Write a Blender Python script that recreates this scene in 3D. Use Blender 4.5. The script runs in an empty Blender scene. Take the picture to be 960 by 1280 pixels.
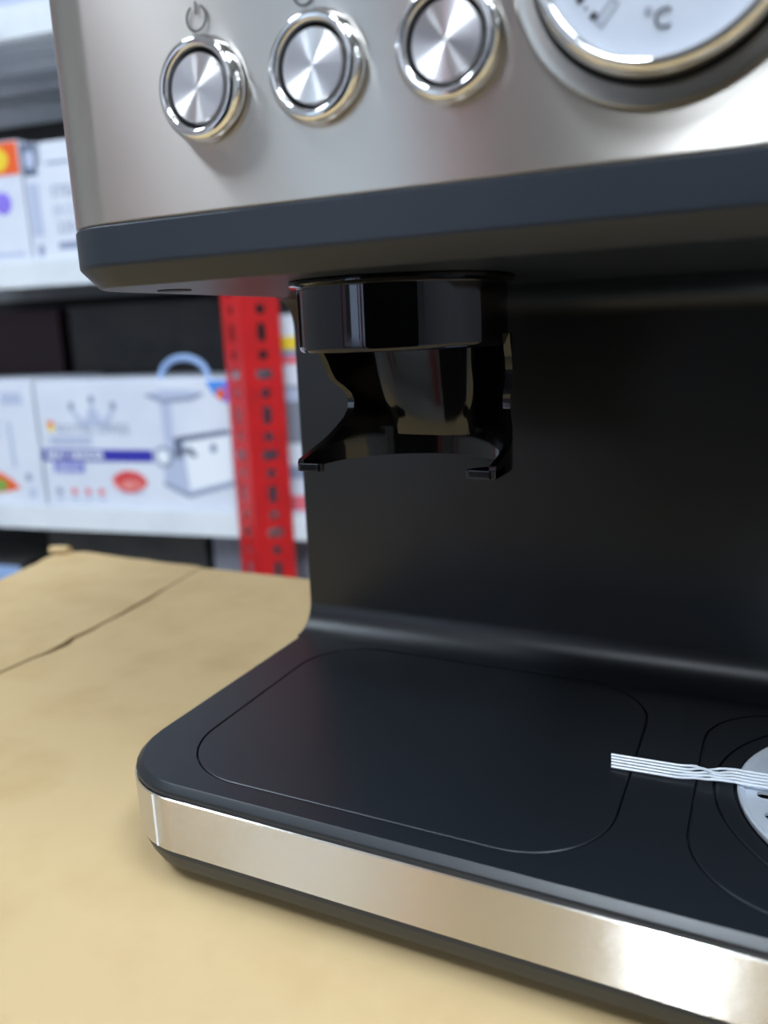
import bpy, bmesh, math, random
from mathutils import Vector, Matrix
from mathutils.geometry import tessellate_polygon

random.seed(4)
SC = bpy.context.scene
COL = SC.collection
PI = math.pi
ZO = 0.782            # height of the machine's datum (top of its steel strip) above the floor
TZ = 0.750            # top of the cardboard on the table

# ------------------------------------------------------------------ camera
cam = bpy.data.cameras.new('camera')
cam.sensor_fit = 'VERTICAL'
cam.sensor_height = 36.0
cam.lens = 1004.8 / 1280.0 * 36.0
cam.clip_start = 0.01
cam.dof.use_dof = True
cam.dof.focus_distance = 0.235
cam.dof.aperture_fstop = 8.6
camo = bpy.data.objects.new('camera', cam)
COL.objects.link(camo)
camo.location = (0.18144, -0.16196, 0.13243 + ZO)
camo.rotation_euler = (1.34697, 0.03846, 0.44462)
SC.camera = camo

# ------------------------------------------------------------------ world, exposure
W = bpy.data.worlds.new('world')
SC.world = W
W.use_nodes = True
bg = W.node_tree.nodes['Background']
bg.inputs[0].default_value = (0.66, 0.82, 1.0, 1)
bg.inputs[1].default_value = 2.0
SC.view_settings.view_transform = 'Standard'
SC.view_settings.look = 'None'
SC.view_settings.gamma = 1
SC.view_settings.use_curve_mapping = False
SC.view_settings.exposure = 0.55
LAMP = 19.0           # strength of the ceiling luminaires
SLIM = 45.0           # slim lamp added to strengthen the highlight on the steel strip
KEY = 112.0            # the compact panel above the front of the table


# ------------------------------------------------------------------ materials
def srgb(r, g, b):
    f = lambda c: (c / 255 / 12.92) if c <= 10 else ((c / 255 + 0.055) / 1.055) ** 2.4
    return (f(r), f(g), f(b), 1)


def mat(name, col, rough=0.5, metal=0.0, spec=0.5, noise=None, bump=None, aniso=None, tangent=None, rvar=None,
        coat=0.0, trans=0.0, emit=None):
    m = bpy.data.materials.new(name)
    m.use_nodes = True
    nt = m.node_tree
    b = nt.nodes['Principled BSDF']
    b.inputs['Base Color'].default_value = col
    b.inputs['Roughness'].default_value = rough
    b.inputs['Metallic'].default_value = metal
    b.inputs['Specular IOR Level'].default_value = spec
    b.inputs['Coat Weight'].default_value = coat
    b.inputs['Transmission Weight'].default_value = trans
    if emit:
        b.inputs['Emission Color'].default_value = emit[0]
        b.inputs['Emission Strength'].default_value = emit[1]
    geo = nt.nodes.new('ShaderNodeNewGeometry')

    def ntex(scale, stretch=(1, 1, 1), detail=4):
        mp = nt.nodes.new('ShaderNodeMapping')
        mp.inputs['Scale'].default_value = stretch
        nt.links.new(geo.outputs['Position'], mp.inputs[0])
        t = nt.nodes.new('ShaderNodeTexNoise')
        t.inputs['Scale'].default_value = scale
        t.inputs['Detail'].default_value = detail
        nt.links.new(mp.outputs[0], t.inputs['Vector'])
        return t
    if noise:     # (scale, colour two, low, high, stretch)
        t = ntex(noise[0], noise[4] if len(noise) > 4 else (1, 1, 1))
        r = nt.nodes.new('ShaderNodeMapRange')
        r.inputs[1].default_value = noise[2]
        r.inputs[2].default_value = noise[3]
        nt.links.new(t.outputs['Fac'], r.inputs[0])
        mx = nt.nodes.new('ShaderNodeMix')
        mx.data_type = 'RGBA'
        mx.inputs['A'].default_value = col
        mx.inputs['B'].default_value = noise[1]
        nt.links.new(r.outputs[0], mx.inputs['Factor'])
        nt.links.new(mx.outputs['Result'], b.inputs['Base Color'])
    if bump:      # (scale, strength, distance, stretch)
        t = ntex(bump[0], bump[3] if len(bump) > 3 else (1, 1, 1), 3)
        bp = nt.nodes.new('ShaderNodeBump')
        bp.inputs['Strength'].default_value = bump[1]
        bp.inputs['Distance'].default_value = bump[2]
        nt.links.new(t.outputs['Fac'], bp.inputs['Height'])
        nt.links.new(bp.outputs[0], b.inputs['Normal'])
    if rvar:      # (scale, lo, hi, stretch)
        t = ntex(rvar[0], rvar[3])
        r = nt.nodes.new('ShaderNodeMapRange')
        r.inputs[1].default_value = 0.3
        r.inputs[2].default_value = 0.7
        r.inputs[3].default_value = rvar[1]
        r.inputs[4].default_value = rvar[2]
        nt.links.new(t.outputs['Fac'], r.inputs[0])
        nt.links.new(r.outputs[0], b.inputs['Roughness'])
    if aniso:
        b.inputs['Anisotropic'].default_value = aniso
        if tangent == 'up':
            v = nt.nodes.new('ShaderNodeCombineXYZ')
            v.inputs[2].default_value = 1
            nt.links.new(v.outputs[0], b.inputs['Tangent'])
        elif tangent == 'radial':
            tc = nt.nodes.new('ShaderNodeTexCoord')
            mu = nt.nodes.new('ShaderNodeVectorMath')
            mu.operation = 'MULTIPLY'
            mu.inputs[1].default_value = (1, 0, 1)
            nt.links.new(tc.outputs['Object'], mu.inputs[0])
            no = nt.nodes.new('ShaderNodeVectorMath')
            no.operation = 'NORMALIZE'
            nt.links.new(mu.outputs[0], no.inputs[0])
            nt.links.new(no.outputs[0], b.inputs['Tangent'])
    return m


STEEL = mat('brushed_steel', srgb(206, 200, 193), 0.345, 1.0, aniso=1.0, tangent='up',
            rvar=(150, 0.33, 0.36, (.15, .15, 20)))
STRIPM = mat('coarse_brushed_steel', srgb(232, 228, 222), 0.18, 1.0, aniso=0.7, tangent='up')


def brush(m, depth):
    """horizontal brushing: fine grooves that tilt the surface up and down"""
    nt = m.node_tree
    geo = nt.nodes.new('ShaderNodeNewGeometry')
    mp = nt.nodes.new('ShaderNodeMapping')
    mp.inputs['Scale'].default_value = (40000, 40000, 90000)
    no = nt.nodes.new('ShaderNodeTexWhiteNoise')
    sub = nt.nodes.new('ShaderNodeMath')
    sub.operation = 'SUBTRACT'
    sub.inputs[1].default_value = 1.0
    sp = nt.nodes.new('ShaderNodeSeparateColor')
    su = nt.nodes.new('ShaderNodeMath')
    su.operation = 'ADD'
    mul = nt.nodes.new('ShaderNodeMath')
    mul.operation = 'MULTIPLY'
    mul.inputs[1].default_value = depth
    cb = nt.nodes.new('ShaderNodeCombineXYZ')
    ad = nt.nodes.new('ShaderNodeVectorMath')
    nm = nt.nodes.new('ShaderNodeVectorMath')
    nm.operation = 'NORMALIZE'
    nt.links.new(geo.outputs['Position'], mp.inputs[0])
    nt.links.new(mp.outputs[0], no.inputs['Vector'])
    nt.links.new(no.outputs['Color'], sp.inputs[0])
    nt.links.new(sp.outputs[0], su.inputs[0])
    nt.links.new(sp.outputs[1], su.inputs[1])
    nt.links.new(su.outputs[0], sub.inputs[0])
    nt.links.new(sub.outputs[0], mul.inputs[0])
    nt.links.new(mul.outputs[0], cb.inputs[2])
    nt.links.new(geo.outputs['Normal'], ad.inputs[0])
    nt.links.new(cb.outputs[0], ad.inputs[1])
    nt.links.new(ad.outputs[0], nm.inputs[0])
    nt.links.new(nm.outputs[0], nt.nodes['Principled BSDF'].inputs['Normal'])


brush(STRIPM, 1.42)
SPUN = mat('spun_steel', srgb(248, 245, 244), 0.34, 1.0, aniso=1.0, tangent='radial')
SATIN = mat('satin_steel', srgb(200, 196, 186), 0.28, 1.0)
CHROME = mat('chrome', srgb(235, 235, 235), 0.05, 1.0)
DISC = mat('pressed_steel', srgb(222, 230, 240), 0.45, 0.5, bump=(70, 0.12, 0.002))
BCHROME = mat('black_chrome', srgb(62, 62, 66), 0.05, 1.0)
BLACK = mat('matte_black_plastic', (0.0085, 0.0105, 0.0135, 1), 0.36, spec=0.5, bump=(2500, 0.05, 0.0002))
DARK = mat('dark_grey_plastic', (0.016, 0.022, 0.032, 1), 0.4, spec=0.5, bump=(2500, 0.05, 0.0002))
GLOSSY = mat('glossy_black_plastic', (0.004, 0.004, 0.005, 1), 0.09, spec=0.55)
RUBBER = mat('black_rubber', (0.008, 0.008, 0.008, 1), 0.7)
GAP = mat('dark_recess', (0.004, 0.004, 0.004, 1), 0.6)
INK = mat('grey_print', srgb(62, 58, 58), 0.6)
INKL = mat('light_grey_print', srgb(160, 160, 172), 0.6)
DIALW = mat('white_dial_face', srgb(226, 228, 236), 0.35)
WPLASTIC = mat('white_strand_plastic', srgb(222, 228, 236), 0.22, spec=0.7)
CARD = mat('brown_cardboard', srgb(186, 161, 119), 0.75, spec=0.25, noise=(26, srgb(177, 150, 107), 0.45, 0.75), bump=(60, 0.15, 0.002))
CARDE = mat('cardboard_edge', srgb(120, 98, 68), 0.9, noise=(400, srgb(90, 72, 48), 0.4, 0.6))
WOOD = mat('table_board', srgb(120, 112, 100), 0.6, noise=(8, srgb(96, 88, 78), 0.4, 0.6, (1, 12, 1)))
STEELG = mat('grey_painted_steel', srgb(110, 112, 116), 0.5, noise=(30, srgb(98, 100, 104), 0.4, 0.7))
WHITEP = mat('white_painted_metal', srgb(226, 230, 234), 0.4, noise=(12, srgb(214, 219, 225), 0.4, 0.7))
RED = mat('red_painted_steel', srgb(206, 20, 24), 0.38, noise=(25, srgb(186, 16, 22), 0.4, 0.7))
BOXW = mat('white_carton', srgb(222, 226, 236), 0.5, noise=(10, srgb(212, 217, 230), 0.4, 0.7))
BOXG = mat('grey_carton', srgb(132, 134, 146), 0.6, noise=(10, srgb(118, 120, 132), 0.4, 0.7))
BOXD = mat('dark_grey_carton', srgb(58, 56, 54), 0.6, noise=(14, srgb(44, 44, 46), 0.4, 0.65))
BOXM = mat('dark_maroon_carton', srgb(48, 22, 32), 0.6, noise=(12, srgb(40, 18, 28), 0.4, 0.7))
PBLUE = mat('blue_print', srgb(48, 46, 165), 0.5)
PLILAC = mat('lilac_print', srgb(128, 132, 205), 0.5)
PGREY = mat('pale_grey_print', srgb(184, 192, 216), 0.5)
PMID = mat('mid_grey_print', srgb(140, 150, 176), 0.5)
PDARK = mat('dark_grey_print', srgb(98, 108, 132), 0.5)
PRED = mat('red_meat_print', srgb(214, 62, 66), 0.5, noise=(60, srgb(236, 150, 140), 0.45, 0.6))
PORANGE = mat('orange_print', srgb(236, 96, 40), 0.5)
PYELLOW = mat('yellow_print', srgb(240, 208, 50), 0.5)
PGREEN = mat('green_print', srgb(110, 170, 70), 0.5)
PSKY = mat('sky_blue_print', srgb(62, 140, 226), 0.5)
PVIOLET = mat('violet_print', srgb(140, 120, 226), 0.5)
PPINK = mat('pink_print', srgb(226, 110, 124), 0.5)
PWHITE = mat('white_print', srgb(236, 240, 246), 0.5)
HANDLE = mat('pale_blue_plastic', srgb(150, 178, 222), 0.4)
WALLM = mat('wall_paint', srgb(176, 174, 172), 0.8, noise=(5, srgb(166, 164, 162), 0.4, 0.7))
WALLD = mat('dark_wall_paint', srgb(160, 155, 151), 0.8, noise=(5, srgb(152, 147, 143), 0.4, 0.7))
CEILM = mat('ceiling_paint', srgb(212, 212, 212), 0.85, noise=(5, srgb(204, 204, 204), 0.4, 0.7))
FLOORM = mat('grey_floor_tile', srgb(186, 180, 172), 0.45, noise=(4, srgb(172, 166, 158), 0.4, 0.7))
LAMPM = mat('lamp_diffuser', (1, 1, 1, 1), 0.5, emit=((0.76, 0.88, 1.0, 1), LAMP))
SLIMM = mat('added_lamp_diffuser', (1, 1, 1, 1), 0.5, emit=((0.80, 0.90, 1.0, 1), SLIM))
KEYM = mat('key_lamp_diffuser', (1, 1, 1, 1), 0.5, emit=((0.80, 0.90, 1.0, 1), KEY))

GLASS = bpy.data.materials.new('clear_glass')
GLASS.use_nodes = True
_nt = GLASS.node_tree
_nt.nodes.clear()
_o = _nt.nodes.new('ShaderNodeOutputMaterial')
_mx = _nt.nodes.new('ShaderNodeMixShader')
_lw = _nt.nodes.new('ShaderNodeLayerWeight')
_lw.inputs[0].default_value = 0.5
_pw = _nt.nodes.new('ShaderNodeMath')
_pw.operation = 'POWER'
_pw.inputs[1].default_value = 5.0
_fr = _nt.nodes.new('ShaderNodeMath')
_fr.operation = 'MULTIPLY_ADD'
_fr.inputs[1].default_value = 0.95
_fr.inputs[2].default_value = 0.05
_nt.links.new(_lw.outputs['Facing'], _pw.inputs[0])
_nt.links.new(_pw.outputs[0], _fr.inputs[0])
_t = _nt.nodes.new('ShaderNodeBsdfTransparent')
_t.inputs[0].default_value = (0.96, 0.98, 1.0, 1)
_g = _nt.nodes.new('ShaderNodeBsdfGlossy')
_g.inputs['Roughness'].default_value = 0.03
_nt.links.new(_fr.outputs[0], _mx.inputs[0])
_nt.links.new(_t.outputs[0], _mx.inputs[1])
_nt.links.new(_g.outputs[0], _mx.inputs[2])
_nt.links.new(_mx.outputs[0], _o.inputs[0])


# ------------------------------------------------------------------ mesh helpers
class MB:
    """collects geometry in scene coordinates, then links it as ONE mesh object"""

    def __init__(self):
        self.v, self.f = [], []

    def add(self, vs, fs):
        n = len(self.v)
        self.v += [Vector(p) for p in vs]
        self.f += [[i + n for i in f] for f in fs]
        return self

    def box(self, x0, x1, y0, y1, z0, z1, M=None):
        vs = [Vector((x, y, z)) for z in (z0, z1) for x, y in ((x0, y0), (x1, y0), (x1, y1), (x0, y1))]
        if M:
            vs = [M @ p for p in vs]
        return self.add(vs, [(3, 2, 1, 0), (4, 5, 6, 7), (0, 1, 5, 4), (1, 2, 6, 5), (2, 3, 7, 6), (3, 0, 4, 7)])

    def loft(self, rings, cap0=True, cap1=True, closed=True):
        n = len(rings[0])
        vs = [p for r in rings for p in r]
        fs = []
        for k in range(len(rings) - 1):
            for i in range(n if closed else n - 1):
                j = (i + 1) % n
                fs.append((k * n + i, k * n + j, (k + 1) * n + j, (k + 1) * n + i))
        if cap0:
            fs.append(tuple(range(n - 1, -1, -1)))
        if cap1:
            fs.append(tuple(range((len(rings) - 1) * n, len(rings) * n)))
        return self.add(vs, fs)

    def lathe(self, prof, M, n=48, closed=False):
        """prof: (radius, height) pairs turned about the z axis of M"""
        k = len(prof)
        vs = [M @ Vector((r * math.cos(2 * PI * i / n), r * math.sin(2 * PI * i / n), h)) for i in range(n) for r, h in prof]
        fs = []
        for i in range(n):
            j = (i + 1) % n
            for a in range(k if closed else k - 1):
                b = (a + 1) % k
                fs.append((i * k + a, j * k + a, j * k + b, i * k + b))
        return self.add(vs, fs)

    def plate(self, outer, holes, h0, h1, M):
        """flat plate with holes: outlines in the xy plane of M, thickness h0..h1"""
        loops = [outer] + holes
        tri = tessellate_polygon([[Vector((p[0], p[1], 0)) for p in l] for l in loops])
        flat = [p for l in loops for p in l]
        n = len(flat)
        vs = [M @ Vector((p[0], p[1], h)) for h in (h1, h0) for p in flat]
        fs = []
        for t in tri:
            a, b, c = [Vector((flat[i][0], flat[i][1])) for i in t]
            up = (b - a).cross(c - a) > 0
            t = tuple(t) if up else tuple(reversed(t))
            fs.append(t)
            fs.append(tuple(i + n for i in reversed(t)))
        s = 0
        for l in loops:
            m = len(l)
            for i in range(m):
                j = (i + 1) % m
                fs.append((s + i, s + j, n + s + j, n + s + i))
            s += m
        return self.add(vs, fs)

    def tube(self, pts, r, n=8, cap=True):
        pts = [Vector(p) for p in pts]
        rings = []
        up = Vector((0, 0, 1))
        for i, p in enumerate(pts):
            t = (pts[min(i + 1, len(pts) - 1)] - pts[max(i - 1, 0)]).normalized()
            s = t.cross(up)
            if s.length < 1e-4:
                s = t.cross(Vector((1, 0, 0)))
            s.normalize()
            q = s.cross(t)
            rings.append([p + (s * math.cos(2 * PI * k / n) + q * math.sin(2 * PI * k / n)) * r for k in range(n)])
        return self.loft(rings, cap, cap)

    def build(self, name, m, parent=None, origin=None, smooth=35, fix=True, bev=None):
        o0 = Vector(origin) if origin is not None else (parent.matrix_world.translation.copy() if parent else Vector((0, 0, 0)))
        me = bpy.data.meshes.new(name)
        me.from_pydata([p - o0 for p in self.v], [], self.f)
        if fix:
            bm = bmesh.new()
            bm.from_mesh(me)
            if bev:
                bmesh.ops.bevel(bm, geom=[e for e in bm.edges if len(e.link_faces) == 2 and e.calc_face_angle(0) > 0.6],
                                offset=bev, segments=2, affect='EDGES', profile=0.6)
            bmesh.ops.recalc_face_normals(bm, faces=bm.faces)
            bm.to_mesh(me)
            bm.free()
        if smooth:
            me.shade_smooth()
            me.set_sharp_from_angle(angle=math.radians(smooth))
        me.materials.append(m)
        o = bpy.data.objects.new(name, me)
        COL.objects.link(o)
        if parent:
            pw = parent.matrix_world.translation
            o.parent = parent
            o.location = o0 - pw
        else:
            o.location = o0
        o.matrix_world.translation = o0
        if smooth and len(me.polygons) > 6:      # keep large faces flat next to their small rounded edges
            wn = o.modifiers.new('weighted_normals', 'WEIGHTED_NORMAL')
            wn.keep_sharp = True
            wn.weight = 80
        return o


def tag(o, label=None, cat=None, group=None, kind=None):
    for k, v in (('label', label), ('category', cat), ('group', group), ('kind', kind)):
        if v:
            o[k] = v
    return o


def empty(name, loc, label, cat, group=None):
    o = bpy.data.objects.new(name, None)
    o.empty_display_size = 0.02
    COL.objects.link(o)
    o.location = loc
    o.matrix_world = Matrix.Translation(loc)
    return tag(o, label, cat, group)


def copy_part(o, parent):
    c = o.copy()
    COL.objects.link(c)
    c.parent = parent
    for ch in [x for x in bpy.data.objects if x.parent == o]:
        copy_part(ch, c)
    return c


def rr(x0, x1, y0, y1, r, inset=0.0, n=8):
    """rounded rectangle, counter-clockwise; r = one radius or four (front-left, front-right, back-right, back-left)"""
    rs = r if isinstance(r, (tuple, list)) else (r,) * 4
    x0, x1, y0, y1 = x0 + inset, x1 - inset, y0 + inset, y1 - inset
    out = []
    for (cx, cy, sx, sy, a0), q in zip(((x0, y0, 1, 1, PI), (x1, y0, -1, 1, 1.5 * PI), (x1, y1, -1, -1, 0), (x0, y1, 1, -1, 0.5 * PI)), rs):
        q = max(q - inset, 0.0005)
        for i in range(n + 1):
            a = a0 + 0.5 * PI * i / n
            out.append((cx + sx * q + q * math.cos(a), cy + sy * q + q * math.sin(a)))
    return out


def at(outline, z):
    return [(x, y, z + ZO) for x, y in outline]


def circle(cx, cy, r, n=48):
    return [(cx + r * math.cos(2 * PI * i / n), cy + r * math.sin(2 * PI * i / n)) for i in range(n)]


def text_mesh(s, size, M, name, m, parent, align='LEFT', thick=0.0001, bold=0.0):
    """lettering as real, very thin geometry in the xy plane of M"""
    cu = bpy.data.curves.new('lettering', 'FONT')
    cu.body = s
    cu.size = size
    cu.extrude = thick
    cu.offset = bold
    cu.resolution_u = 2
    cu.align_x = align
    t = bpy.data.objects.new('lettering', cu)
    COL.objects.link(t)
    dg = bpy.context.evaluated_depsgraph_get()
    me = bpy.data.meshes.new_from_object(t.evaluated_get(dg))
    bpy.data.objects.remove(t)
    b = MB()
    b.add([M @ v.co for v in me.vertices], [list(p.vertices) for p in me.polygons])
    bpy.data.meshes.remove(me)
    return b.build(name, m, parent, smooth=0, fix=False)


# ================================================================== ROOM
# the rack and the walls run in one frame, turned 8 degrees against the machine
A8 = math.radians(8)
RF = Matrix(((math.cos(A8), -math.sin(A8), 0, -0.505), (math.sin(A8), math.cos(A8), 0, 0.872), (0, 0, 1, ZO), (0, 0, 0, 1)))
RZ = -ZO                                  # floor in rack coordinates
S0, S1, T0, T1, ZC = -2.3, 2.9, -3.9, 0.52, 2.75 - ZO


def rbox(name, m, s0, s1, t0, t1, z0, z1, parent=None, kind=None, bev=None):
    o = MB().box(s0, s1, t0, t1, z0, z1, RF).build(name, m, parent, smooth=0 if not bev else 35, bev=bev)
    if kind:
        o['kind'] = kind
    return o


rbox('floor', FLOORM, S0 - .1, S1 + .1, T0 - .1, T1 + .1, RZ - .05, RZ, kind='structure')
rbox('ceiling', CEILM, S0 - .1, S1 + .1, T0 - .1, T1 + .1, ZC, ZC + .05, kind='structure')
rbox('wall_back', WALLM, S0 - .1, S1 + .1, T1, T1 + .1, RZ, ZC, kind='structure')
rbox('wall_left', WALLM, S0 - .1, S0, T0, T1, RZ, ZC, kind='structure')
rbox('wall_right', WALLM, S1, S1 + .1, T0, T1, RZ, ZC, kind='structure')
# shop front: wall with one wide glazed opening to the street
wf = MB()
WS0, WS1, WZ0, WZ1 = -2.1, -0.5, RZ + 0.5, RZ + 2.35
for a in ((S0, WS0, RZ, ZC), (WS1, S1, RZ, ZC), (WS0, WS1, RZ, WZ0), (WS0, WS1, WZ1, ZC)):
    wf.box(a[0], a[1], T0 - .1, T0, a[2], a[3], RF)
wf.build('wall_front', WALLD, smooth=0)['kind'] = 'structure'
w1 = MB()
for a in ((WS0, WS0 + .05, WZ0, WZ1), (WS1 - .05, WS1, WZ0, WZ1), (WS0 + .05, WS1 - .05, WZ0, WZ0 + .05), (WS0 + .05, WS1 - .05, WZ1 - .05, WZ1),
          (-1.33, -1.27, WZ0 + .05, WZ1 - .05)):
    w1.box(a[0], a[1], T0 - .07, T0 - .02, a[2], a[3], RF)
win = w1.build('window_1', STEELG, smooth=0)
win['kind'] = 'structure'
rbox('pane', GLASS, WS0 + .05, -1.33, T0 - .05, T0 - .044, WZ0 + .05, WZ1 - .05, win)
rbox('pane', GLASS, -1.27, WS1 - .05, T0 - .05, T0 - .044, WZ0 + .05, WZ1 - .05, win)

# ceiling luminaires
def luminaire(s, t, ls, lt, label, m=None):
    p = RF @ Vector((s, t, ZC))
    e = empty('ceiling_light', p, label, 'light', 'shop ceiling lights')
    h = MB()
    for a in ((-ls / 2 - .02, -ls / 2, -lt / 2 - .02, lt / 2 + .02), (ls / 2, ls / 2 + .02, -lt / 2 - .02, lt / 2 + .02),
              (-ls / 2, ls / 2, -lt / 2 - .02, -lt / 2), (-ls / 2, ls / 2, lt / 2, lt / 2 + .02)):
        h.box(s + a[0], s + a[1], t + a[2], t + a[3], ZC - .05, ZC, RF)
    h.build('frame', WHITEP, e, smooth=0)
    rbox('diffuser', m or LAMPM, s - ls / 2, s + ls / 2, t - lt / 2, t + lt / 2, ZC - .04, ZC - .03, e)


luminaire(0.275, -2.03, 0.13, 0.50, 'compact white ceiling light above the front of the machine table', KEYM)
luminaire(0.06, -3.30, 0.13, 0.9, 'slim white lamp added out of view to strengthen the steel strip highlight', SLIMM)
luminaire(-1.0, -1.0, 0.32, 1.2, 'white ceiling light above the aisle before the rack')
luminaire(1.45, -1.60, 0.5, 1.2, 'white ceiling light at the right of the aisle')

# ================================================================== RACK
rack = empty('shelving_rack', RF @ Vector((0, 0.2, RZ)), 'white metal shelving rack on red perforated uprights behind the machine', 'shelving')
SL, SR, SD = -1.35, 0.95, 0.44
for zt in (-0.600, -0.147, 0.262, 0.625):
    b = MB()
    b.box(SL, SR, 0.010, SD, zt - .004, zt, RF)                      # deck
    b.box(SL, SR, 0.006, 0.0105, zt - .040, zt, RF)                  # front lip
    b.box(SL, SR, 0.0105, 0.028, zt - .040, zt - .037, RF)           # returned edge
    b.box(SL, SR, SD - .004, SD, zt - .036, zt - .004, RF)
    for k in range(3):                                               # stiffeners under the deck
        b.box(SL, SR, 0.11 + .1 * k, 0.135 + .1 * k, zt - .016, zt - .004, RF)
    b.build('shelf', WHITEP, rack, smooth=0)


def slot(cx, cy, w, h, n=5):
    """upright or lying rounded slot"""
    r = min(w, h) / 2
    pts = []
    dx, dy = w / 2 - r, h / 2 - r
    for (sx, sy, a0) in ((1, 1, 0), (-1, 1, .5), (-1, -1, 1), (1, -1, 1.5)):
        for i in range(n):
            a = (a0 + .5 * i / (n - 1)) * PI
            pts.append((cx + sx * dx + r * math.cos(a), cy + sy * dy + r * math.sin(a)))
    out = [pts[0]]
    for p in pts[1:]:
        if (Vector(p) - Vector(out[-1])).length > 1e-5:
            out.append(p)
    if (Vector(out[0]) - Vector(out[-1])).length < 1e-5:
        out.pop()
    return out


def upright(s, t, name='upright', ang=(36, 40), FR=RF, owner=None):
    """slotted angle: two perforated flanges meeting at the corner nearest the aisle"""
    z0, z1, w = RZ, 1.15, 0.059
    root = None
    for side in (-1, 1):
        a = math.radians(ang[0] if side < 0 else ang[1])
        # flange axes: u along the flange, v up, n normal
        u = Vector((side * math.cos(a), math.sin(a), 0))
        nrm = Vector((0, 0, 1)).cross(u) * -1 if side > 0 else Vector((0, 0, 1)).cross(u)
        nrm = -nrm if nrm.y > 0 else nrm
        M = FR @ Matrix(((u.x, 0, nrm.x, s), (u.y, 0, nrm.y, t), (0, 1, 0, 0), (0, 0, 0, 1)))
        holes = []
        z, k = z0 + .03, 0
        pat = ((.015, .015), (.013, .028), (.015, .015), (.026, .015))
        while z < z1 - .03:
            wd, ht = pat[k % 4]
            holes.append(slot(w * .52, z, wd, ht))
            z += .033 if k % 4 in (0, 1) else .028
            k += 1
        b = MB().plate([(0, z0), (w, z0), (w, z1), (0, z1)], holes, -.002, 0, M)
        o = b.build(name if root is None else 'flange', RED, (owner or rack) if root is None else root, smooth=0)
        if root is None:
            root = o


upright(-0.024, -0.036)
upright(SL + .05, -0.036)
upright(SR - .05, -0.036)
for s in (SL + .03, SR - .03):
    rbox('rear_upright', RED, s - .02, s + .02, SD + .001, SD + .006, RZ, 1.15, rack)
rbox('shade_panel', BOXD, SL, SR, SD + .008, SD + .014, RZ + .05, 1.1, rack)  # dark sheet whose colour stands in for the shade deep in the rack


# ------------------------------------------------------------------ cartons on the rack
def carton(name, label, s0, s1, t0, t1, z0, z1, m, cat='box', group=None, tape=True):
    c = RF @ Vector(((s0 + s1) / 2, (t0 + t1) / 2, z0))
    e = empty(name, c, label, cat, group)
    rbox('carton', m, s0, s1, t0, t1, z0, z1, e, bev=.0015)
    if tape:    # closed flaps: a shallow raised flap pair along the top
        g = MB().box(s0 + .003, s1 - .003, t0 + .003, (t0 + t1) / 2 - .0008, z1, z1 + .0015, RF)
        g.box(s0 + .003, s1 - .003, (t0 + t1) / 2 + .0008, t1 - .003, z1, z1 + .0015, RF)
        g.build('top_flap', m, e, smooth=0)
    return e


def pr(parent, name, m, poly, t, lift=.0006):
    """a flat printed patch on the front (t = const) of a carton; poly in (s, z)"""
    b = MB()
    M = RF @ Matrix(((1, 0, 0, 0), (0, 0, -1, t), (0, 1, 0, 0), (0, 0, 0, 1)))
    b.plate(poly, [], 0.0001, lift, M)
    return b.build(name, m, parent, smooth=0)


def rect(a, b, c, d):
    return [(a, c), (b, c), (b, d), (a, d)]


def ell(cx, cz, rx, rz, n=24, w=0.0):
    return [(cx + rx * (1 + w * math.sin(3 * i)) * math.cos(2 * PI * i / n), cz + rz * (1 + w * math.cos(5 * i)) * math.sin(2 * PI * i / n)) for i in range(n)]


def tm(t):
    return lambda s, z, lift=.0006: RF @ Matrix(((1, 0, 0, s), (0, 0, -1, t - lift), (0, 1, 0, z), (0, 0, 0, 1)))


ZS = -0.1465
TB = 0.016
# --- meat mincer carton
mc = carton('appliance_box', 'white carton with a crown logo, blue strip and picture of a meat grinder', -0.449, -0.066, TB, TB + .2, ZS, .066, BOXW)
crown = [(-.362, -.008), (-.374, .018), (-.353, .002), (-.337, .036), (-.321, .002), (-.300, .020), (-.312, -.008)]
pr(mc, 'crown_logo', PGREY, [(-.366, -.008), (-.380, .020), (-.3755, .021), (-.355, .000), (-.3385, .030), (-.3355, .030), (-.319, .000), (-.2985, .021), (-.294, .020), (-.308, -.008)], TB)
for q in ((-.378, .026), (-.337, .037), (-.296, .026)):
    pr(mc, 'crown_ball', PMID, ell(q[0], q[1], .0055, .007), TB)
L = tm(TB)
text_mesh('ROYAL SWISS', .0235, L(-.412, -.020), 'brand_lettering', PMID, mc)
pr(mc, 'flag_print', PORANGE, rect(-.431, -.418, -.006, .001), TB)
pr(mc, 'flag_print', PYELLOW, rect(-.431, -.418, -.016, -.006), TB)
pr(mc, 'subtitle_band', PGREY, rect(-.430, -.345, -.040, -.024), TB)
pr(mc, 'title_strip', PBLUE, rect(-.448, -.229, -.067, -.047), TB)
text_mesh('MEAT GRINDER', .0165, L(-.440, -.0625, .0012), 'title_lettering', PWHITE, mc, bold=.0006)
pr(mc, 'power_label', PLILAC, rect(-.428, -.366, -.087, -.069), TB)
text_mesh('2000 W', .014, L(-.421, -.0832, .0012), 'power_lettering', PWHITE, mc)
for s in (-.427, -.396, -.368, -.341):
    pr(mc, 'feature_icon', PMID if s < -.42 else PPINK, ell(s + .004, -.120, .006, .006, 12), TB)
    pr(mc, 'feature_caption', PGREY, rect(s - .004, s + .012, -.135, -.130), TB)
pr(mc, 'meat_picture', PRED, ell(-.279, -.101, .034, .0185, 20, .05), TB)
pr(mc, 'plate_picture', PGREY, ell(-.277, -.117, .026, .006), TB, .0004)
pr(mc, 'grinder_tray_picture', PMID, [(-.236, .043), (-.2, .029), (-.146, .033), (-.124, .043), (-.13, .046), (-.15, .039), (-.2, .036), (-.222, .045)], TB)
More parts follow.
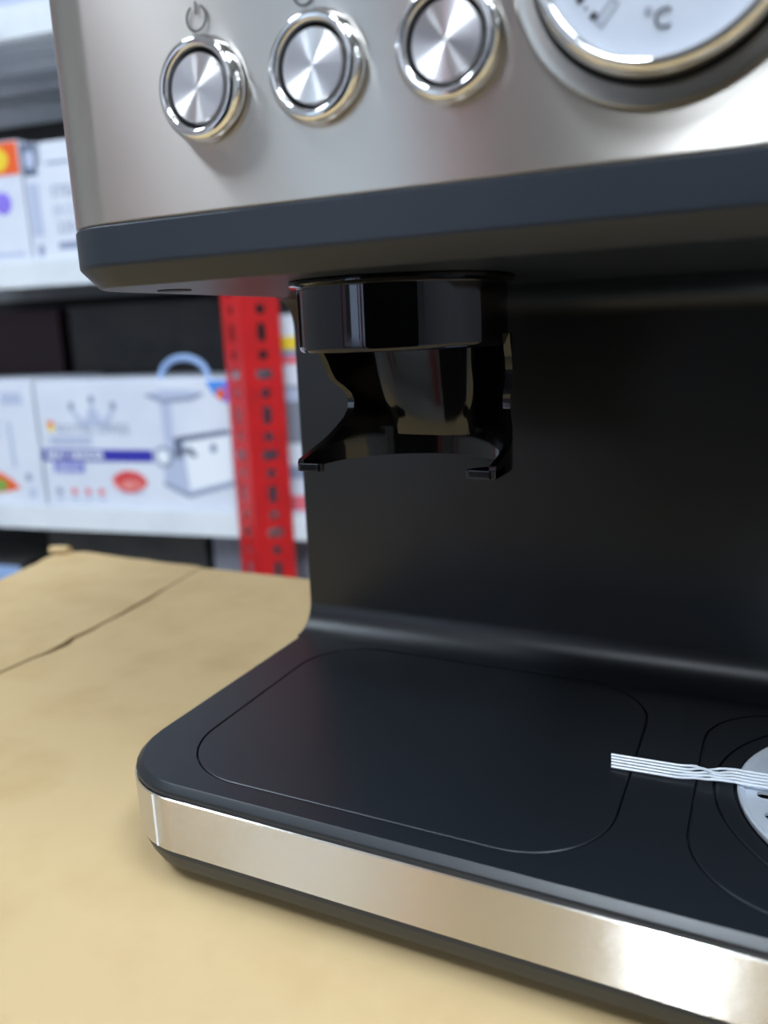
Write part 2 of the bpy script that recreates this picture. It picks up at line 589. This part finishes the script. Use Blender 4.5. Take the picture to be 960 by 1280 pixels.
pr(mc, 'grinder_tray_inside', PGREY, [(-.222, .045), (-.2, .036), (-.15, .039), (-.13, .046), (-.15, .050), (-.2, .051)], TB)
pr(mc, 'grinder_neck_picture', PGREY, [(-.206, .031), (-.185, .031), (-.187, -.035), (-.204, -.035)], TB, .0004)
pr(mc, 'grinder_body_picture', PGREY, [(-.186, -.026), (-.088, -.014), (-.070, -.02), (-.074, -.100), (-.168, -.124), (-.212, -.104), (-.206, -.045)], TB, .0003)
pr(mc, 'grinder_front_picture', PWHITE, [(-.170, -.034), (-.082, -.022), (-.084, -.094), (-.164, -.114)], TB, .0005)
pr(mc, 'grinder_lid_picture', PDARK, [(-.186, -.026), (-.088, -.013), (-.082, -.019), (-.17, -.033), (-.174, -.062), (-.188, -.058)], TB, .0007)
pr(mc, 'grinder_base_picture', PMID, [(-.166, -.119), (-.074, -.096), (-.074, -.101), (-.168, -.126), (-.214, -.105), (-.21, -.099)], TB, .0007)
pr(mc, 'grinder_head_picture', PMID, ell(-.208, -.058, .019, .018), TB, .0007)
pr(mc, 'grinder_head_front', PWHITE, ell(-.209, -.058, .012, .012), TB, .0010)
pr(mc, 'grinder_knob_picture', PDARK, [(-.178, -.043), (-.156, -.043), (-.146, -.053), (-.150, -.060), (-.162, -.052), (-.178, -.054)], TB, .0009)
pr(mc, 'grinder_switch_picture', PMID, ell(-.115, -.043, .006, .008), TB, .0009)
pr(mc, 'corner_flash', PSKY, [(-.120, .064), (-.069, .064), (-.069, .030), (-.092, .031), (-.110, .046)], TB)
pr(mc, 'corner_flash_edge', PVIOLET, [(-.084, .064), (-.069, .064), (-.069, .030), (-.092, .031), (-.096, .04)], TB, .0008)
pr(mc, 'corner_badge', PORANGE, ell(-.094, .043, .008, .009), TB, .0010)
hd = MB()
hd.tube([Vector(RF @ Vector((-.174 - .044 * math.cos(PI * i / 14), TB + .03, .066 + .034 * math.sin(PI * i / 14)))) for i in range(15)], .0055, 8)
hd.build('carry_handle', HANDLE, mc, smooth=60)
# --- carton left of it
lc = carton('food_processor_box', 'white carton with a carrot picture left of the meat grinder carton', -.85, -.4545, TB, TB + .2, ZS, .069, BOXW)
pr(lc, 'carrot_picture', PORANGE, [(-.60, -.098), (-.545, -.089), (-.520, -.103), (-.505, -.117), (-.53, -.123), (-.60, -.130)], TB)
pr(lc, 'leaf_picture', PGREEN, ell(-.546, -.112, .012, .011, 14, .1), TB, .0009)
pr(lc, 'small_label', PMID, ell(-.485, -.097, .006, .007), TB)
pr(lc, 'text_band', PGREY, rect(-.522, -.478, .030, .050), TB)
pr(lc, 'text_band', PGREY, rect(-.515, -.508, -.08, .0), TB)
pr(lc, 'text_band', PGREY, rect(-.487, -.474, -.134, -.118), TB)
# --- dark cartons behind
carton('carton', 'large dark grey carton standing behind the meat grinder carton', -.535, -.06, .235, .425, ZS, .197, BOXD)
carton('carton', 'dark maroon carton beside the large dark grey carton', -.86, -.552, .225, .425, ZS, .193, BOXM)
# --- stack right of the red upright
SX0, SX1 = .0, .30
c = carton('carton', 'pink banded carton at the foot of the stack right of the red upright', SX0, SX1, TB, TB + .2, ZS, -.098, BOXW)
pr(c, 'pink_band', PPINK, rect(SX0, SX1, -.141, -.117), TB)
c = carton('carton', 'white and grey carton second from the bottom of the stack', SX0 + .003, SX1, TB, TB + .2, -.0965, -.036, BOXW)
pr(c, 'grey_band', PMID, rect(SX0 + .003, SX1, -.090, -.070), TB)
c = carton('carton', 'grey carton third from the bottom of the stack', SX0 + .002, SX1, TB, TB + .2, -.0345, .052, BOXG)
pr(c, 'pale_band', PGREY, rect(SX0 + .002, SX1, .030, .050), TB)
c = carton('carton', 'white carton with a yellow stripe topmost in the stack', SX0 + .001, SX1, TB, TB + .2, .0535, .158, BOXW)
pr(c, 'yellow_stripe', PYELLOW, rect(SX0 + .001, SX1, .108, .127), TB)
pr(c, 'grey_stripe', PMID, rect(SX0 + .001, SX1, .098, .108), TB)
pr(c, 'pink_stripe', PPINK, rect(SX0 + .001, SX1, .086, .098), TB)
# --- upper shelf
ZU = .2625
c = carton('carton', 'white carton with an orange top panel and violet spot on the upper shelf', -.80, -.418, TB, TB + .2, ZU, .446, BOXW)
pr(c, 'orange_panel', PORANGE, rect(-.79, -.420, .396, .445), TB)
pr(c, 'yellow_picture', PYELLOW, ell(-.460, .420, .020, .018, 18, .06), TB, .0009)
pr(c, 'violet_spot', PVIOLET, ell(-.461, .354, .017, .017), TB)
pr(c, 'grey_line', PGREY, rect(-.79, -.43, .272, .278), TB)
c = carton('carton', 'slim white carton between two larger cartons on the upper shelf', -.416, -.389, TB + .004, TB + .2, ZU, .440, BOXW)
pr(c, 'dark_panel', PDARK, rect(-.4155, -.3895, .392, .4395), TB + .004)
pr(c, 'round_badge', PGREY, ell(-.402, .416, .010, .014), TB + .004, .0009)
pr(c, 'grey_panel', PGREY, rect(-.412, -.392, .30, .38), TB + .004)
pr(c, 'dark_spot', PMID, ell(-.400, .278, .006, .010), TB + .004)
c = carton('carton', 'white carton with grey lettering beside the machine head on the upper shelf', -.387, -.10, TB, TB + .2, ZU, .404, BOXW)
L = tm(TB)
text_mesh('STEAM', .024, L(-.366, .356), 'carton_lettering', PMID, c)
text_mesh('IRON', .024, L(-.366, .328), 'carton_lettering', PGREY, c)
text_mesh('220 V', .024, L(-.362, .302), 'carton_lettering', PMID, c)
pr(c, 'grey_band', PMID, rect(-.362, -.16, .277, .288), TB)
c = carton('carton', 'small white carton lying on the lettered carton on the upper shelf', -.381, -.12, TB + .002, TB + .17, .4055, .438, BOXW)
pr(c, 'grey_line', PMID, rect(-.37, -.14, .406, .409), TB + .002)
# --- top shelf
c = carton('carton', 'pale grey lidded carton on the highest shelf', -.62, -.25, TB + .01, TB + .22, .6255, .80, BOXW)
pr(c, 'grey_line', PGREY, rect(-.60, -.27, .640, .652), TB + .01)
# --- bottom shelf
carton('carton', 'grey carton on the bottom shelf behind the red upright', -.152, .10, .05, .30, -.5995, -.196, BOXG)
carton('carton', 'dark grey carton on the bottom shelf beside the grey carton', -.50, -.172, .06, .33, -.5995, -.200, BOXD)
c = carton('carton', 'pale blue topped low carton at the left of the bottom shelf', -.84, -.535, .03, .30, -.5995, -.262, BOXD)
pr(c, 'pale_blue_panel', HANDLE, rect(-.83, -.545, -.300, -.268), .03)

# ================================================================== TABLE AND CARDBOARD
tb = empty('work_table', (0.35, 0.07, 0), 'plain work table under the cardboard sheet', 'table')
MB().box(-.29, 1.0, -.13, .27, TZ - .036, TZ - .0085).build('table_top', WOOD, tb, bev=.002)
for x in (-.25, .96):
    for y in (-.09, .23):
        MB().box(x - .02, x + .02, y - .02, y + .02, 0, TZ - .036).build('leg', STEELG, tb, smooth=0)
for y in (-.095, .225):
    MB().box(-.23, .94, y, y + .01, TZ - .09, TZ - .036).build('apron', STEELG, tb, smooth=0)

cs = empty('cardboard_sheet', (0.2, 0.0, TZ - .008), 'flattened brown cardboard carton covering the table under the machine', 'cardboard')


def sheet(name, pts, z0, z1, hz, nx=40):
    """slightly wavy sheet: pts = polygon outline; hz(x, y) = extra height"""
    bm = bmesh.new()
    bot = [bm.verts.new((x, y, z0)) for x, y in pts]
    f = bm.faces.new(bot)
    r = bmesh.ops.extrude_face_region(bm, geom=[f])
    top = [v for v in r['geom'] if isinstance(v, bmesh.types.BMVert)]
    for v in top:
        v.co.z = z1
    bmesh.ops.triangulate(bm, faces=bm.faces)
    bmesh.ops.subdivide_edges(bm, edges=[e for e in bm.edges if e.calc_length() > .03], cuts=5, use_grid_fill=True)
    for v in bm.verts:
        if v.co.z > z0 + (z1 - z0) * .5:
            v.co.z += hz(v.co.x, v.co.y)
    b = MB()
    bm.verts.index_update()
    b.add([v.co for v in bm.verts], [[v.index for v in f.verts] for f in bm.faces])
    bm.free()
    return b.build(name, CARD, cs, smooth=40)


def ragged(p, q, n, amp):
    out = []
    for i in range(n):
        k = i / n
        out.append((p[0] + (q[0] - p[0]) * k + (random.uniform(-amp, amp) if i else 0), p[1] + (q[1] - p[1]) * k + (random.uniform(-amp, amp) if i else 0)))
    return out


crease = [(-.187, .287), (-.1835, .262), (-.1795, .240), (-.1780, .228), (-.1752, .216), (-.1742, .205), (-.1716, .190), (-.1705, .172), (-.1688, .160), (-.1692, .147),
          (-.1664, .139), (-.1658, .128), (-.1676, .118), (-.168, .10), (-.1705, .075), (-.172, .05), (-.1752, .02), (-.176, 0), (-.178, -.07), (-.18, -.15)]
gap_w = [.0004, .0004, .0005, .0016, .0024, .0014, .0016, .0010, .0017, .0022, .0030, .0016, .0010, .0007, .0009, .0007, .0008, .0006, .0006, .0006]
main = ragged((-.18, -.16), (1.02, -.16), 6, 0) + ragged((1.02, -.16), (1.02, .31), 4, .001) + ragged((1.02, .31), (-.1845, .286), 24, .0012) + [(x + w_, y) for (x, y), w_ in zip(crease, gap_w)]
sheet('panel', main, TZ - .008, TZ, lambda x, y: -.0004 * (1 + math.sin(23 * x) * math.cos(17 * y)) if (x < -.02 or y > .32) else -.0001)
flap = [(x - .0006 - w_ * .5, y) for (x, y), w_ in reversed(list(zip(crease, gap_w)))] + ragged((-.190, .289), (-.323, .293), 10, .0015) + [(-.331, .286)] + ragged((-.328, .281), (-.3125, .2165), 5, .001) + ragged((-.3125, .2165), (-.305, -.15), 10, .001)
sheet('flap', flap, TZ - .008, TZ, lambda x, y: .0006 + .0012 * math.sin(14 * (x + .17)) * math.sin(9 * y) - .0006)
MB().loft([[(-.331 + .007 * k + .0008 * math.sin(7 * i * k), .281 + .004 * math.cos(i) + .002 * k, TZ - .001 + .0035 + .0035 * math.sin(i)) for i in [2 * PI * j / 8 for j in range(8)]] for k in range(3)]).build('torn_corner', CARD, cs, smooth=60)

# ================================================================== COFFEE MACHINE
WX = 0.293                    # width
YH = 0.0028                   # front of the head
YB = 0.29                     # back
ZB = 0.0036                   # top of the base
ZT = -0.032                   # table
cm = empty('coffee_machine', (WX / 2, 0.14, TZ), 'steel and matte black espresso machine on the brown cardboard', 'coffee machine')
XZ = lambda x, y, z: Matrix(((1, 0, 0, x), (0, 0, -1, y), (0, 1, 0, z + ZO), (0, 0, 0, 1)))     # xy plane facing the front
XY = Matrix.Translation((0, 0, ZO))
RBASE = (.028, .028, .006, .006)

# base
trayL = rr(.0182, .1512, .0092, .1160, .026, n=12)
trayR = rr(.1684, .2745, .0092, .1110, .026, n=12)
b = MB()
b.loft([at(rr(0, WX, 0, YB, RBASE, .0006), -.018), at(rr(0, WX, 0, YB, RBASE, .0006), .0004), at(rr(0, WX, 0, YB, RBASE, .0003), .0006), at(rr(0, WX, 0, YB, RBASE, .0003), .0012)])
b.build('base_body', DARK, cm)
b = MB()
o3 = rr(0, WX, 0, YB, RBASE, .0025)
b.plate(o3, [trayL, trayR], .0012, ZB, XY)
b.loft([at(rr(0, WX, 0, YB, RBASE, .0004), .0012), at(rr(0, WX, 0, YB, RBASE, .0004), .0016), at(rr(0, WX, 0, YB, RBASE, .0006), .0019), at(rr(0, WX, 0, YB, RBASE, .0021), .0033), at(o3, ZB)], False, False)
b.build('base_top', BLACK, cm, fix=False)
b = MB()
so = lambda i: rr(0, WX, 0, YB, RBASE, i, n=14)
b.loft([at(so(.0006), -.0180), at(so(.0001), -.0180), at(so(-.0002), -.0177), at(so(-.0002), -.0004), at(so(.0001), 0.0), at(so(.0006), 0.0)], False, False)
strip = b.build('steel_strip', STRIPM, cm)
b = MB()     # thin white upright line on the strip, at the corner
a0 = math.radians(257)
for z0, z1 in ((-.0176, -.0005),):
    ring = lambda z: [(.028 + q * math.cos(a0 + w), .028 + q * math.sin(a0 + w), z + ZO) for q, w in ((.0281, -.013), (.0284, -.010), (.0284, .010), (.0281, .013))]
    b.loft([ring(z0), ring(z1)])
b.build('white_edge_line', PWHITE, strip, smooth=0)
b = MB()
sk = lambda i, z: at(rr(0, WX, 0, YB, (.029, .029, .006, .006), i, n=14), z)
b.loft([sk(.0045, -.0262), sk(.0030, -.0258), sk(.0012, -.0225), sk(.0006, -.0200), sk(.0002, -.0196), sk(.0002, -.0180)])
b.build('base_skirt', DARK, cm)
for x, y in ((.172, .022), (.035, .04), (.05, .25), (.25, .25), (.262, .03)):
    b = MB()
    b.lathe([(0, ZT), (.0125, ZT), (.014, ZT + .001), (.014, -.0262), (0, -.0262)], Matrix.Translation((x, y, ZO)), 20)
    b.build('rubber_foot', RUBBER, cm)

# trays set into the top, each with a fine gap round it
def lid(outl_fn, name, holes=()):
    b = MB()
    b.plate(outl_fn(.0009), list(holes), .0013, ZB, XY)
    b.loft([at(outl_fn(.0005), .0013), at(outl_fn(.0005), ZB - .0005), at(outl_fn(.0006), ZB - .0002), at(outl_fn(.0009), ZB)], False, False)
    return b.build(name, BLACK, cm, fix=False)


lid(lambda i: rr(.0182, .1512, .0092, .1160, .026, i, n=12), 'catch_tray')
DC = (.2213, .0622)
lidR = lid(lambda i: rr(.1684, .2745, .0092, .1110, .026, i, n=12), 'drip_tray', [circle(DC[0], DC[1], .0484, 72)])
b = MB()     # round insert with a shallow step
Md = Matrix.Translation((DC[0], DC[1], ZO))
b.lathe([(.0478, .0013), (.0478, ZB - .0003), (.0475, ZB), (.0432, ZB), (.0428, ZB - .0003), (.0426, .0018), (.0, .0018)], Md, 72)
ins = b.build('grate_holder', BLACK, lidR)
holes = []
for j in range(-3, 4):
    yy = DC[1] + j * .0098 - .003
    half = math.sqrt(max(.0385 ** 2 - (yy - DC[1]) ** 2, 0))
    n = max(1, int((2 * half) / .018))
    pitch = 2 * half / n
    for k in range(n):
        w_ = pitch - .0026
        holes.append(slot(DC[0] - half + pitch * (k + .5), yy, w_, .0034))
b = MB()
b.plate(circle(DC[0], DC[1], .0400, 72), holes, .0030, .0039, XY)
b.lathe([(.0400, .0030), (.0418, .0030), (.0421, .0036), (.0421, .0046), (.0416, .0049), (.0409, .0046), (.0400, .0039)], Md, 72)
b.build('round_grate', DISC, lidR)

# column: flat face that flares into the base and into the head, one profile run across the width
def arc(cy, cz, r, a0, a1, n=8):
    return [(cy + r * math.cos(math.radians(a0 + (a1 - a0) * i / n)), cz + r * math.sin(math.radians(a0 + (a1 - a0) * i / n))) for i in range(n + 1)]


YC, ZH3 = .130, .146
def column_profile(d):
    """side outline of the column, its front face set back by d"""
    y = YC + d
    pts = [(YB - .0021, .0030), (y - .0125, .0030)] + arc(y - .0125, ZB + .0125, .0125, -90, 0) + arc(y - .0125, ZH3 - .0125, .0125, 0, 90) + [(y - .0125, ZH3 + .0006), (YB - .0021, ZH3 + .0006)]
    return pts


levels = [(.0007, .0009), (.0009, .0004), (.0012, .0001), (.0016, 0.0)]
levels = levels + [(WX - x, d_) for x, d_ in reversed(levels)]
b = MB()
b.loft([[(x, y, z + ZO) for y, z in column_profile(d_)] for x, d_ in levels], False, False)
n_ = len(column_profile(0))
tri = tessellate_polygon([[Vector((y, z, 0)) for y, z in column_profile(.0009)]])
for t_ in tri:
    b.f.append(list(t_))
    b.f.append([q_ + n_ * (len(levels) - 1) for q_ in reversed(t_)])
b.build('column', BLACK, cm)

# head: lower black band with chamfer, then the wrap-round steel housing
RH = (.0255, .0255, .008, .008)
hd = lambda i, z: at(rr(0, WX, YH, YB, RH, i, n=14), z)
b = MB()
b.loft([hd(.0055, .1460), hd(.0046, .1463), hd(.0006, .1505), hd(.0001, .1512), hd(.0, .1520), hd(.0, .1606), hd(.0004, .1610), hd(.002, .1610)])
b.build('head_band', DARK, cm)
b = MB()
b.loft([hd(.0012, .1609), hd(.0004, .1614), hd(.0002, .1618), hd(.0002, .335), hd(.004, .340)], True, True)
panel = b.build('steel_housing', STEEL, cm)
b = MB()
b.lathe([(0, -.0003), (.0050, -.0003), (.0050, .001), (0, .001)], Matrix.Translation((.0200, .0340, .1460 + ZO)), 24)
b.build('painted_hole', GAP, cm)  # flat dark disc, painted as the shade inside a hole

# buttons
def button(x, z):
    M = XZ(x, YH - .0002, z)
    bz = MB().lathe([(.0111, 0), (.0114, .0004), (.0113, .0016), (.0106, .0031), (.0097, .0038), (.0088, .0036), (.0083, .0028), (.0083, 0)], M, 64)
    e = bz.build('button', CHROME, cm, origin=M.translation, smooth=60)
    MB().lathe([(0, .0006), (.0083, .0006), (.0083, .0010), (0, .0010)], M, 40).build('button_gap', GAP, e, origin=M.translation)
    MB().lathe([(.0073, .0008), (.0073, .0026), (.0071, .0029), (.0, .0029)], M, 64).build('button_cap', SPUN, e, origin=M.translation)
    return e


first = button(.0599, .1871)
for x, z in ((.0899, .1869), (.1199, .1867)):
    c = copy_part(first, cm)
    c.location = Vector((x, YH - .0002, z + ZO)) - cm.location


# printed icons over the buttons
def ring_icon(x, z, r, w, gap, extra, name):
    n = 40
    a0, a1 = math.radians(90 + gap), math.radians(450 - gap)
    out = [((r + w) * math.cos(a0 + (a1 - a0) * i / n), (r + w) * math.sin(a0 + (a1 - a0) * i / n)) for i in range(n + 1)]
    inn = [((r - w) * math.cos(a0 + (a1 - a0) * i / n), (r - w) * math.sin(a0 + (a1 - a0) * i / n)) for i in range(n, -1, -1)]
    b = MB().plate(out + inn, [], .0001, .00022, XZ(x, YH, z))
    if extra:
        b.plate(extra, [], .0001, .00022, XZ(x, YH, z))
    return b.build(name, INK, cm, smooth=0)


ring_icon(.0591, .2023, .00265, .00021, 30, [(-.00020, .0008), (.00020, .0008), (.00020, .0034), (-.00020, .0034)], 'power_icon')
ring_icon(.0872, .2021, .00245, .00021, 38, None, 'cup_icon')
ring_icon(.1190, .2021, .00245, .00021, 38, None, 'cup_icon')

# thermometer dial
DX, DZ = .1602, .1972
M = XZ(DX, YH - .0002, DZ)
b = MB().lathe([(.0277, 0), (.0277, .0006), (.0271, .0010), (.0243, .0010), (.0240, .0004)], M, 96)
dial = b.build('dial', SATIN, cm, origin=M.translation, smooth=50)
MB().lathe([(.0243, .0004), (.0230, .0004), (.0230, .0012), (.0224, .0012)], M, 96).build('dial_gap', GAP, dial)
MB().lathe([(.0232, .0006), (.0234, .0012), (.0234, .0036), (.0231, .0052), (.0223, .0064), (.0213, .0066), (.0207, .0060), (.0202, .0046), (.0200, .0030)], M, 96).build('dial_bezel', CHROME, dial, smooth=70)
MB().lathe([(0, .0030), (.0203, .0030), (.0203, .0034), (0, .0034)], M, 72).build('dial_face', DIALW, dial)
MB().lathe([(.0203, .0050), (.012, .0056), (.0, .0058)], M, 64).build('dial_glass', GLASS, dial, smooth=60)
FM = XZ(DX, YH - .0002 - .0034, DZ)
b = MB()
tick = MB()
for k in range(41):                                  # scale of a 270 degree gauge, starting at the lower left
    a = math.radians(225 - 270 * k / 40)
    ca, sa = math.cos(a), math.sin(a)
    r0, r1, hw = (.0160, .0173, .00055) if k % 2 == 0 else (.0164, .0170, .0002)
    tick.plate([(r0 * ca + hw * sa, r0 * sa - hw * ca), (r1 * ca + hw * sa, r1 * sa - hw * ca), (r1 * ca - hw * sa, r1 * sa + hw * ca), (r0 * ca - hw * sa, r0 * sa + hw * ca)], [], .0001, .0002, FM)
tick.build('dial_scale', INK, dial, smooth=0)
a = math.radians(229)
ca, sa = math.cos(a), math.sin(a)
b = MB()
q = lambda r, t: (r * ca - t * sa, r * sa + t * ca)
b.plate([q(.0128, -.0003), q(.0172, -.0003), q(.0172, .0013), q(.0128, .0013)], [[q(.0130, -.0001), q(.0170, -.0001), q(.0170, .0011), q(.0130, .0011)]], .0001, .0002, FM)
b.build('dial_zero_mark', INKL, dial, smooth=0)
text_mesh('C', .0047, XZ(.1586, YH - .0039, .1814), 'dial_lettering', INK, dial, bold=-.00004)
b = MB()
b.plate(circle(.1579 - DX, .1845 - DZ, .00062, 20), [circle(.1579 - DX, .1845 - DZ, .00045, 20)], .0001, .0003, FM)
b.build('dial_degree_mark', INKL, dial, smooth=0)
b = MB()     # needle, resting at the low end and pointing up out of view
a = math.radians(140)
ca, sa = math.cos(a), math.sin(a)
b.plate([(-.003 * ca - .0003 * sa, -.003 * sa + .0003 * ca), (-.003 * ca + .0003 * sa, -.003 * sa - .0003 * ca), (.0145 * ca, .0145 * sa)], [], .0006, .0009, FM)
b.build('dial_needle', GAP, dial, smooth=0)

# grinder outlet: collar, chute and fork under the head
GC = (.0841, .0550)
Mg = Matrix.Translation((GC[0], GC[1], ZO))
b = MB().lathe([(.0318, .1460), (.0322, .1456), (.0322, .1448), (.0312, .1442), (.0302, .1440), (.0300, .1436), (.0300, .1284), (.0298, .1274), (.0292, .1268), (.0284, .1268), (.0280, .1274), (.0280, .1460)], Mg, 96)
collar = b.build('grinder_collar', BCHROME, cm, smooth=40)

# fork: a half-round wall, open to the front, whose cut edges sweep back and run out into two hooked arms
fork_edge = [(.1300, .0570), (.1270, .0580), (.1232, .0607), (.1200, .0622), (.1173, .0640), (.1150, .0672), (.1128, .0694), (.1104, .0702), (.1075, .0699), (.1050, .0684), (.1025, .0655), (.1001, .0620), (.0985, .0580), (.0970, .0525), (.0958, .0475), (.0950, .0442), (.0940, .0436), (.0915, .0436)]
RO, RI = .0312, .0292


def wall_pt(r, s, y):
    """point at distance r on the U-shaped plan; s = -1 left, 1 right; y = position of the cut edge"""
    return (GC[0] + s * math.sqrt(max(r * r - (y - GC[1]) ** 2, 0)) if y > GC[1] else GC[0] + s * r, y)


def fork_row(r, ye, z):
    pts = []
    ye_r = min(ye, GC[1] + r * .96)
    a_end = math.asin(max(0.0, (ye_r - GC[1]) / r))
    ystart = min(ye_r, GC[1])
    pts_l = []
    for i in range(5):
        pts_l.append((GC[0] - r, ystart + (GC[1] - ystart) * i / 4) if ystart < GC[1] else (GC[0] - r * math.cos(a_end), GC[1] + r * math.sin(a_end)))
    n = 32
    mid = [(GC[0] - r * math.cos(a_end + (PI - 2 * a_end) * i / n), GC[1] + r * math.sin(a_end + (PI - 2 * a_end) * i / n)) for i in range(1, n)]
    pts_r = [(2 * GC[0] - x, y) for x, y in reversed(pts_l)]
    return [(x, y, z + ZO) for x, y in pts_l + mid + pts_r]


rows_o = [fork_row(RO, y, z) for z, y in fork_edge]
rows_i = [fork_row(RI, y, z) for z, y in fork_edge]
b = MB()
n = len(rows_o[0])
k = len(rows_o)
b.add([p for r in rows_o for p in r] + [p for r in rows_i for p in r], [])
N = n * k
for a in range(k - 1):
    for i in range(n - 1):
        b.f.append([a * n + i, a * n + i + 1, (a + 1) * n + i + 1, (a + 1) * n + i])
        b.f.append([N + a * n + i, N + (a + 1) * n + i, N + (a + 1) * n + i + 1, N + a * n + i + 1])
    for i in (0, n - 1):
        b.f.append([a * n + i, (a + 1) * n + i, N + (a + 1) * n + i, N + a * n + i])
for i in range(n - 1):
    b.f.append([i, i + 1, N + i + 1, N + i])
    q = (k - 1) * n
    b.f.append([q + i, q + i + 1, N + q + i + 1, N + q + i])
fork = b.build('portafilter_fork', GLOSSY, cm, smooth=40)
for s in (-1, 1):       # the inward hooks at the ends of the arms
    hk = [(GC[0] + s * RO, .0436), (GC[0] + s * RO, .0520), (GC[0] + s * .0272, .0500), (GC[0] + s * .0235, .0462), (GC[0] + s * .0226, .0436), (GC[0] + s * .0236, .0428), (GC[0] + s * .0300, .0426)]
    b = MB().plate(hk if s < 0 else hk[::-1], [], .0915, .0940, XY)
    b.build('hook', GLOSSY, fork, bev=.0003)
# chute: glossy funnel on the back of the fork
b = MB()
rings = []
for z, x0, x1, y in ((.1300, .0668, .1024, .0665), (.1120, .0705, .1010, .0690), (.1012, .0728, .0998, .0715), (.1000, .0732, .0995, .0718)):
    ring = []
    for i in range(13):
        a = PI * i / 12
        cx, hw = (x0 + x1) / 2, (x1 - x0) / 2
        ring.append((cx - hw * math.copysign(abs(math.cos(a)) ** .7, math.cos(a)), y - .0045 * math.sin(a) ** .8, z + ZO))
    ring += [(x1, .0830, z + ZO), (x0, .0830, z + ZO)]
    rings.append(ring)
b.loft(rings)
b.build('ground_coffee_chute', GLOSSY, cm, smooth=50)
b = MB()
b.lathe([(.0288, .0920), (.0292, .0922), (.0292, .0960), (.0288, .0962)], Mg, 64)

# a second rack, added out of view for red streaks reflected in the steel
FR2 = Matrix.Translation((-1.0, -1.72, ZO)) @ Matrix.Rotation(PI, 4, 'Z')
reflection_rack = empty('shelving_rack', (-1.0, -1.9, 0), 'unseen white rack on red uprights added for streaks reflected in the machine', 'shelving')
for zt in (-.45, .05, .55):
    MB().box(-.53, .53, 0.01, .40, zt - .004, zt, FR2).box(-.53, .53, .006, .0105, zt - .04, zt, FR2).build('shelf', WHITEP, reflection_rack, smooth=0)
for s in (-.48, .48):
    upright(s, -.036, FR=FR2, owner=reflection_rack)
    MB().box(s - .03, s + .03, .401, .407, RZ, 1.15, FR2).build('rear_upright', RED, reflection_rack, smooth=0)

# ================================================================== CABINET added unseen, to darken what the machine reflects
cb = empty('dark_reflection_cabinet', (.32, -1.0, 0), 'tall black cabinet added out of view to darken reflections in the machine', 'cabinet')
MB().box(-.16, .80, -1.2, -.80, .08, 1.24).build('body', BLACK, cb, bev=.004)
MB().box(-.13, .77, -1.17, -.84, 0, .08).build('plinth', RUBBER, cb, smooth=0)
for x0, x1 in ((-.15, .317), (.323, .79)):
    d_ = MB().box(x0, x1, -.80, -.782, .10, 1.22).build('door', BLACK, cb, bev=.002)
    xh = x1 - .03 if x0 < 0 else x0 + .03
    MB().box(xh - .006, xh + .006, -.782, -.765, .60, .74).build('handle', STEELG, d_, smooth=0)

# ================================================================== STRAP
st = empty('plastic_strap', (.165, .0622, ZB + ZO), 'short bundle of shiny white plastic strands lying across the drip tray', 'strap')


def strand(k):
    off = (k - 2) * .00172
    pts = []
    xs = .1447 - off * .18
    for i in range(41):
        x = xs + i * .00150
        y = .0618 + off + (x - .1447) * .052
        z = ZB + .0006
        w = math.exp(-((x - .1715) / .0045) ** 2)
        y += w * (.0011 * math.sin((x - .165) * 700 + k * 1.9)) - off * .14 * w
        z += w * (.0004 + .0005 * (1 + math.sin((x - .16) * 620 + k * 2.4)))
        # rides up on the grate's rim
        z += .0014 * max(0.0, min(1.0, (x - .1735) / .0045))
        off2 = 0.88 if x > .176 else 1.0
        pts.append(Vector((x, y, z + ZO)))
    rings = []
    for p in pts:
        h, g = .00051, .00042
        rings.append([p + Vector((0, h * math.cos(a), g * math.sin(a))) for a in [2 * PI * j / 8 for j in range(8)]])
    b = MB().loft(rings)
    return b.build('strand', WPLASTIC, st, smooth=60)


for k in range(5):
    strand(k)
